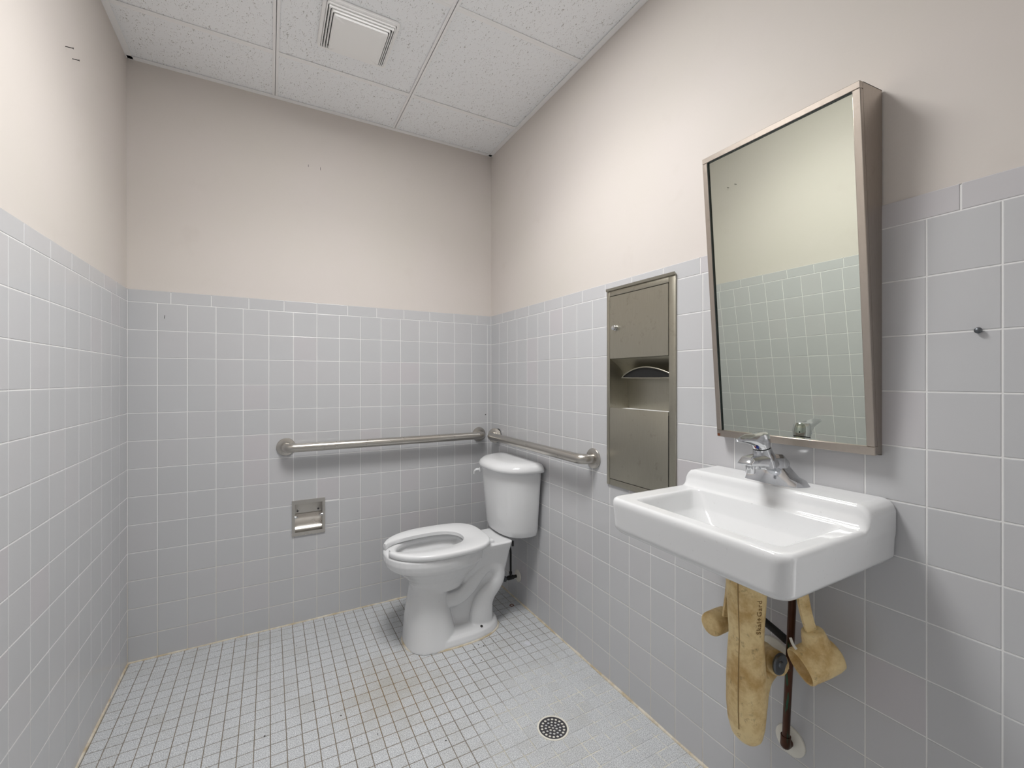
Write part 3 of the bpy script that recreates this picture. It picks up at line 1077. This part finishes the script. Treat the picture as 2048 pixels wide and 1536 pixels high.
def seat_out(t, ins=0):
    x0, x1, hw = .957 + ins, 1.430 - ins, .189 - ins
    c_, s_ = math.cos(t), math.sin(t)
    n = 2.15 if c_ < 0 else 3.3
    r_ = (abs(c_) ** n + abs(s_) ** n) ** (-1 / n)
    return (cxs + (x1 - cxs if c_ > 0 else cxs - x0) * c_ * r_, yc + hw * s_ * r_)


def seat_in(t, ins=0):
    x0, x1, hw = .965, 1.322 + ins, .104 + ins
    c_, s_ = math.cos(t), math.sin(t)
    n = 2.3
    r_ = (abs(c_) ** n + abs(s_) ** n) ** (-1 / n)
    return (cxs + (x1 - cxs if c_ > 0 else cxs - x0) * c_ * r_, yc + hw * s_ * r_)


rings = []
N = 72
A0 = PI - 0.27
for k in range(N + 1):
    a = -A0 + 2 * A0 * k / N
    o0, o1, o2 = seat_out(a), seat_out(a, .004), seat_out(a, .010)
    i0, i1 = seat_in(a), seat_in(a, .006)
    if a < -A0 + .5 or a > A0 - .5:      # keep the arm ends wide enough
        pass
    rings.append([(o1[0], o1[1], sz0), (o0[0], o0[1], sz0 + .005), (o0[0], o0[1], sz1 - .006), (o1[0], o1[1], sz1 - .0015), (o2[0], o2[1], sz1),
                  (i1[0], i1[1], sz1 - .002), (i0[0], i0[1], sz1 - .006), (i0[0], i0[1], sz0 + .003), (i1[0], i1[1], sz0)])
seat = obj('seat', loft(rings), 'seat', t_, 50)
for s_ in (-1, 1):
    obj('hinge', bbox(1.405, 1.452, yc + s_ * .070 - .018, yc + s_ * .070 + .018, .400, .4235, .006, 3), 'seat', seat, 40)
    obj('hinge_bolt', tube([(1.425, yc + s_ * .084, .370), (1.425, yc + s_ * .084, .402)], .005, 10), 'rubber', seat, 40)
obj('slot_mark', bbox(1.3645, 1.3705, yc - .1125, yc - .100, .384, .3985, .001, 1), 'rubber', bw)

# tank
TY = -.385


def trng(z, x0, x1, hw, n=2.6, rb=.02):
    """D-shaped plan: flat back at x1, bowed front"""
    out = []
    yc = TY
    for k in range(33):
        a = -PI / 2 + PI * k / 32
        c_, s_ = math.cos(a), math.sin(a)
        dep = x1 - x0 - rb
        out.append((x1 - rb - dep * abs(c_) ** (2 / n), yc + .0 + hw * math.copysign(abs(s_) ** (2 / n), s_), z))
    out += [(x1 - rb * .3, yc + hw * .985, z), (x1, yc + hw * .93, z), (x1, yc - hw * .93, z), (x1 - rb * .3, yc - hw * .985, z)]
    return out


tank = loft([trng(.4100, 1.545, 1.645, .13), trng(.4130, 1.522, 1.655, .152), trng(.424, 1.508, 1.658, .170), trng(.45, 1.502, 1.660, .179), trng(.60, 1.488, 1.664, .190), trng(.738, 1.476, 1.668, .200)])
tk = obj('tank', tank, 'porc', t_, 50)
TY = -.394
lid = loft([trng(.7365, 1.462, 1.672, .209), trng(.7400, 1.458, 1.672, .213), trng(.7500, 1.457, 1.672, .214), trng(.7640, 1.468, 1.670, .207), trng(.7745, 1.487, 1.667, .196), trng(.7795, 1.520, 1.660, .170), trng(.7805, 1.56, 1.64, .11)])
obj('tank_lid', lid, 'porc', t_, 60)
obj('gasket', loft([superellipse(1.58, yc, .402, .045, .05, .055), superellipse(1.58, yc, .416, .045, .05, .055)]), 'rubber', t_, 50)
hl = obj('flush_lever', join(tube(spline([(1.492, yc + .158, .706), (1.478, yc + .159, .708), (1.470, yc + .163, .706), (1.467, yc + .175, .696), (1.468, yc + .182, .682)], 5), .006, 12)), 'seat', t_, 60)
obj('lever_boss', lathe([(0.012, 0), (0.012, .006), (0.008, .009)], (1.4945, yc + .158, .706), (-1, .15, 0), 18), 'seat', hl, 40)
for s_ in (-1, 1):
    obj('tank_bolt', tube([(1.546, yc + s_ * .0955, .378), (1.546, yc + s_ * .0955, .402)], .0055, 10), 'rubber', t_, 40)

# supply stop of the toilet
vy, vz = -0.325, 0.133
t_ = thing('shutoff_valve', 'dark brass water shutoff valve on the wall behind the toilet', 'valve', (W, vy, vz))
obj('escutcheon', lathe([(0.010, 0), (0.031, 0), (0.030, .004), (0.020, .009), (0.010, .011)], (W - .0005, vy, vz), (-1, 0, 0), 28), 'escut', t_, 40)
obj('body', join(lathe([(0.008, .008), (0.008, .03), (0.0115, .03), (0.0115, .062), (0.009, .064), (0.009, .074), (0.006, .076)], (W, vy, vz), (-1, 0, 0), 18), lathe([(0.007, 0), (0.007, .02), (0.0085, .02), (0.0085, .030), (0.006, .032)], (W - .046, vy, vz), (0, 0, 1), 14)), 'rubber', t_, 40)
obj('handle', lathe([(0.004, .074), (0.014, .076), (0.015, .080), (0.014, .086), (0.005, .088)], (W, vy, vz), (-1, 0, 0), 18), 'knob', t_, 40)
obj('supply_tube', tube(spline([(W - .046, vy, vz + .030), (W - .046, vy, vz + .08), (W - .047, vy, vz + .14), (W - .056, vy, vz + .175), (W - .070, vy - .003, vz + .205), (W - .078, vy - .004, vz + .275)], 6), .0055, 12), 'rubber', t_, 60)

# ------------------------------------------------------------------ plumbing under the sink
py = -1.7075
t_ = thing('trap_cover', 'long stained cream vinyl drain trap cover hanging under the sink', 'pipe cover', (1.508, py, .32))
pod = []
for z, rx, ry, ox in ((.322, .006, .008, .006), (.326, .018, .022, .004), (.340, .029, .034, .002), (.370, .036, .041, 0), (.41, .039, .0445, 0), (.47, .039, .0440, 0), (.53, .037, .0415, 0), (.575, .034, .0385, 0), (.615, .036, .0405, 0), (.66, .039, .0435, 0), (.72, .041, .0455, 0), (.768, .042, .0465, 0)):
    pod.append([(1.508 + ox + rx * math.cos(2 * PI * k / 32), py + ry * math.sin(2 * PI * k / 32), z) for k in range(32)])
ubend = tube(spline([(1.510, py, .385), (1.522, py, .385), (1.535, py, .40), (1.546, py + .002, .435), (1.565, py + .004, .462), (1.61, py + .012, .468)], 5), .030, 20)
obj('sleeve', remesh([loft(pod), ubend], .0036, 5), 'vinyl', t_)
sm = [(1.508 - .0375 - .004, py + .004, z) for z in (.40,)]
seam = []
for k in range(len(pod)):
    z = pod[k][0][2]
    cxp = sum(p[0] for p in pod[k]) / 32
    rx = max(p[0] for p in pod[k]) - cxp
    ry = max(p[1] for p in pod[k]) - py
    if z > .36:
        a = math.radians(188)
        seam.append((cxp + (rx + .0000) * math.cos(a), py + ry * math.sin(a) , z))
obj('seam', tube(spline(seam, 4), .0011, 6), 'letter', t_, 60)
obj('trap_arm', tube(spline([(1.60, py + .010, .468), (1.64, py + .024, .462), (W - .002, py + .035, .456)], 5), .024, 18), 'escut', t_, 60)
# moulded lettering running up the sleeve
cu = bpy.data.curves.new('lettering', 'FONT')
cu.body = 'Skal+Gard'
cu.size = .0165
cu.extrude = .0004
cu.space_character = 1.15
to = bpy.data.objects.new('tmp_text', cu)
COL.objects.link(to)
dg = bpy.context.evaluated_depsgraph_get()
tm = bpy.data.meshes.new_from_object(to.evaluated_get(dg))
bpy.data.objects.remove(to)
an = math.radians(258)
for vtx in tm.vertices:      # wrap on the sleeve: text x -> up, text y -> round to the left
    z = .598 + vtx.co.x
    ry = .0385 + (.0435 - .0385) * min(max((z - .575) / .085, 0), 1)
    rx = ry - .0045
    a = an - vtx.co.y / .040
    off = .0006 + vtx.co.z
    vtx.co = (1.508 + (rx + off) * math.cos(a), py + (ry + off) * math.sin(a), z)
obj('lettering', tm, 'letter', t_)

t_ = tag(obj('wall_escutcheon', lathe([(0.022, 0), (0.047, 0), (0.046, .005), (0.034, .012), (0.026, .016), (0.024, .016)], (W - .0005, py + .035, .456), (-1, 0, 0), 32), 'escut', None, 40), 'round ivory wall escutcheon where the sink drain enters the tile', 'escutcheon')

# copper supply with elbow and escutcheon at the bottom
t_ = thing('supply_pipe', 'tarnished copper supply pipe rising from the low white wall escutcheon', 'pipe', (W, -1.714, .262))
obj('riser', tube([(1.652, -1.7185, .278), (1.640, -1.728, .36), (1.622, -1.744, .50), (1.602, -1.7605, .64), (1.590, -1.770, .762)], .0085, 14), 'copper', t_, 60)
obj('elbow', tube(spline([(W - .004, -1.714, .262), (1.668, -1.7145, .262), (1.655, -1.716, .264), (1.6515, -1.7185, .274), (1.6515, -1.7190, .290)], 5), .0115, 14), 'copper', t_, 60)
obj('escutcheon', lathe([(0.010, 0), (0.036, 0), (0.0355, .004), (0.026, .0085), (0.013, .010)], (W - .0005, -1.714, .262), (-1, 0, 0), 32), 'escut', t_, 40)
t_ = tag(obj('flexible_tube', tube(spline([(1.642, -1.620, .573), (1.643, -1.660, .557), (1.643, -1.70, .543), (1.642, -1.728, .533)], 6), .0095, 14), 'rubber', None, 60), 'black flexible tube slanting behind the copper supply pipe under the sink', 'tube')

# oval valve knob in front of the drain escutcheon
t_ = thing('stop_valve', 'cream covered stop valve with dark grey knob beside the long trap cover', 'valve', (1.575, -1.735, .50))
obj('cover', remesh([tube([(1.612, -1.680, .487), (1.590, -1.712, .497), (1.566, -1.748, .513)], [.030, .029, .027], 20)], .0036, 3), 'vinyl', t_)
nk = Vector((-.08, -.99, .05))
kc = Vector((1.5645, -1.7505, .5150))
obj('knob', lathe([(0.006, -.004), (0.022, 0), (0.0245, .002), (0.0245, .005), (0.021, .0075), (0.008, .006), (0.006, .009), (0.001, .0095)], kc, nk, 26), 'knob', t_, 40)


def cup(name, label, pos, n, r, length, strap, openend):
    t = thing(name, label, 'pipe cover', pos, 'valve covers under the sink')
    n = Vector(n).normalized()
    p = Vector(pos)
    if openend:
        prof = [(r * .86, -length * .45), (r * .90, -.006), (r * .95, -.001), (r * 1.03, 0), (r * 1.07, -.004), (r * 1.05, -.012), (r * 1.06, -length * .5), (r * 1.02, -length * .8), (r * .93, -length * .97), (r * .7, -length * 1.03), (r * .2, -length * 1.04)]
        o = obj('shell', lathe([(.001, -length * .5)] + prof, p, n, 40), 'vinyl', t, 50)
        obj('lining', lathe([(.001, -length * .47), (r * .85, -length * .46)], p, n, 30), 'vinyl_in', t, 40)
    else:
        prof = [(.001, 0), (r * .8, 0), (r * .95, -.003), (r, -.009), (r, -length * .55), (r * .95, -length * .85), (r * .8, -length)]
        o = obj('shell', lathe(prof, p, n, 40), 'vinyl', t, 50)
    obj('strap', strap, 'vinyl', t, 40)
    return t


def ribbon(pts, w, th):
    pts = spline(pts, 5)
    rings = []
    for i, q in enumerate(pts):
        k = w / 2 * (1 if not isinstance(w, tuple) else 1)
        s = Vector((.88, -.48, 0)) * -1
        nn = Vector((-.48, -.88, 0))
        rings.append([tuple(q + s * k + nn * th), tuple(q - s * k + nn * th), tuple(q - s * k - nn * th), tuple(q + s * k - nn * th)])
    return loft(rings)


cR = cup('valve_cover', 'open-ended cream vinyl valve cover dangling right of the copper pipe', (1.553, -1.8035, .5400), (-.82, .42, -.38), .036, .085,
         ribbon([(1.565, -1.796, .762), (1.568, -1.800, .70), (1.575, -1.812, .63), (1.592, -1.826, .585)], .024, .004), True)
obj('collar', remesh([lathe([(.022, 0), (.026, .02), (.030, .045), (.022, .055)], (1.580, -1.815, .622), (.25, -.15, -1), 24)], .004, 4), 'vinyl', cR)
obj('tie', tube(spline([(1.548, -1.786, .598), (1.545, -1.793, .588), (1.546, -1.800, .580)], 4), .003, 8), 'tape', cR, 60)
cup('valve_cover', 'closed cream vinyl valve cover hanging left of the long trap cover', (1.540, -1.587, .531), (-1, .02, -.05), .030, .075,
    ribbon([(1.578, -1.628, .762), (1.576, -1.627, .70), (1.574, -1.624, .63), (1.570, -1.617, .56)], .026, .004), False)

# ------------------------------------------------------------------ floor drain
t_ = thing('floor_drain', 'round perforated metal floor drain between the toilet and the sink', 'drain', (DRAIN[0], DRAIN[1], 0))
dx, dy = DRAIN
obj('grout_ring', lathe([(0.0475, -.006), (0.0475, .0006), (0.0535, .0006), (0.0545, -.006)], (dx, dy, 0), (0, 0, 1), 48), 'escut', t_, 40)
obj('sump', lathe([(0.001, -.0064), (0.0475, -.0064), (0.0475, -.0040), (0.001, -.0038)], (dx, dy, 0), (0, 0, 1), 30), 'black', t_)
holes = [(0, 0)]
for n_, R_, ph in ((6, .0125, .3), (12, .0245, .1), (18, .0375, .0)):
    for k in range(n_):
        a = ph + 2 * PI * k / n_
        holes.append((R_ * math.cos(a), R_ * math.sin(a)))
bm = bmesh.new()
outer_ = [bm.verts.new((dx + .0475 * math.cos(2 * PI * k / 48), dy + .0475 * math.sin(2 * PI * k / 48), .0)) for k in range(48)]
eds = [bm.edges.new((outer_[k], outer_[(k + 1) % 48])) for k in range(48)]
for hx, hy in holes:
    rr_ = .0042 if math.hypot(hx, hy) < .03 else .0046
    vv = [bm.verts.new((dx + hx + rr_ * math.cos(2 * PI * k / 12), dy + hy + rr_ * math.sin(2 * PI * k / 12), .0)) for k in range(12)]
    eds += [bm.edges.new((vv[k], vv[(k + 1) % 12])) for k in range(12)]
bmesh.ops.triangle_fill(bm, use_beauty=True, use_dissolve=False, edges=eds)
for f_ in list(bm.faces):
    c_ = f_.calc_center_median()
    if any(math.hypot(c_.x - dx - hx, c_.y - dy - hy) < .0040 for hx, hy in holes):
        bm.faces.remove(f_)
ex = bmesh.ops.extrude_face_region(bm, geom=list(bm.faces))
for e in ex['geom']:
    if isinstance(e, bmesh.types.BMVert):
        e.co.z -= .0025
bmesh.ops.recalc_face_normals(bm, faces=bm.faces)
vl = [tuple(p.co) for p in bm.verts]
bm.verts.index_update()
fl_ = [tuple(q.index for q in p.verts) for p in bm.faces]
bm.free()
obj('grate', (vl, fl_), 'darkmetal', t_)
for k in range(18):
    if k % 5 == 4:
        continue
    hx, hy = holes[19 + k]
    obj('deposit', lathe([(.0043, -.0032), (.004, -.0012), (.002, -.0006)], (dx + hx, dy + hy, 0), (0, 0, 1), 10), 'escut', t_)

# ------------------------------------------------------------------ small things on the walls and floor
t_ = thing('wall_screw', 'small round-headed screw in the tile right of the mirror', 'screw', (W, -2.050, 1.2714))
obj('head', lathe([(.0052, .003), (.0058, .005), (.005, .0075), (.003, .009), (.001, .0094)], (W, -2.050, 1.2714), (-1, 0, .0), 20), 'knob', t_, 40)
obj('shank', lathe([(.0022, -.01), (.0022, .004)], (W, -2.050, 1.2714), (-1, 0, 0), 10), 'darkmetal', t_, 40)
for lab, yy, zz, ln in (('upper nail sticking out of the painted left wall', -.618, 2.1466, .017), ('lower dark nail sticking out of the painted left wall', -.566, 2.1440, .015)):
    o = obj('nail', join(lathe([(.0011, -.01), (.0011, ln), (.0024, ln), (.0024, ln + .001)], (-0.0035, yy, zz), (1, 0, .02), 10)), 'ink', None, 40)
    tag(o, lab, 'nail', 'nails in the left wall')
wb = bpy.data.objects['wall_back']
for x, z, h, w_ in ((.6851, 2.2276, .012, .0018), (.7394, 2.2254, .014, .0018)):
    obj('scratch', box(x - w_ / 2, x + w_ / 2, .0030, .0036, z - h / 2, z + h / 2), 'ink', wb)
obj('chip', prism([(.1210, 1.4400), (.1232, 1.4410), (.1245, 1.4555), (.1226, 1.4545)], 1, -.0004, .001), 'ink', wb)
obj('chip', lathe([(.0035, -.001), (.0035, .0004)], (1.646, 0, .971), (0, -1, 0), 10), 'ink', wb)
fl0 = bpy.data.objects['floor']
obj('paint_spot', loft([[(1.5305 + (.013 + .003 * math.sin(3 * a)) * math.cos(a), -.6745 + (.019 + .003 * math.cos(2 * a)) * math.sin(a), z) for a in [2 * PI * k / 20 for k in range(20)]] for z in (-.0005, .0005)]), 'lightstain', fl0)
obj('rust_ring', loft([[(1.6285 + r_ * math.cos(2 * PI * k / 20), -.352 + r_ * math.sin(2 * PI * k / 20), z) for k in range(20)] for r_, z in ((.012, -.0005), (.012, .0005), (.007, .0005), (.007, -.0005))], closed=True), 'rust', fl0)
# crumbs of dirt by the toilet foot and about the floor
pos_ = [(1.33, -.575), (1.36, -.585), (1.375, -.572), (1.40, -.590), (1.35, -.60), (1.42, -.575), (1.30, -.60), (1.31, -.585), (1.385, -.61), (1.26, -.68), (1.30, -.68), (.17, -.43), (.50, -.69), (.74, -.72), (.31, -.12), (.62, -.20), (.83, -.86), (1.02, -1.0), (.66, -.60)]
vv, ff = [], []
gs = []
for x, y in pos_:
    r_ = random.uniform(.0015, .0032)
    gs.append(lathe([(r_ * .6, 0), (r_, r_ * .3), (r_ * .4, r_ * .8)], (x + random.uniform(-.004, .004), y + random.uniform(-.004, .004), -.0002), (random.uniform(-.2, .2), random.uniform(-.2, .2), 1), 6))
o = obj('dirt_crumbs', join(*gs), 'ink', None)
o['kind'] = 'stuff'
tag(o, 'dark dirt crumbs scattered on the grey tiled floor', 'dirt')
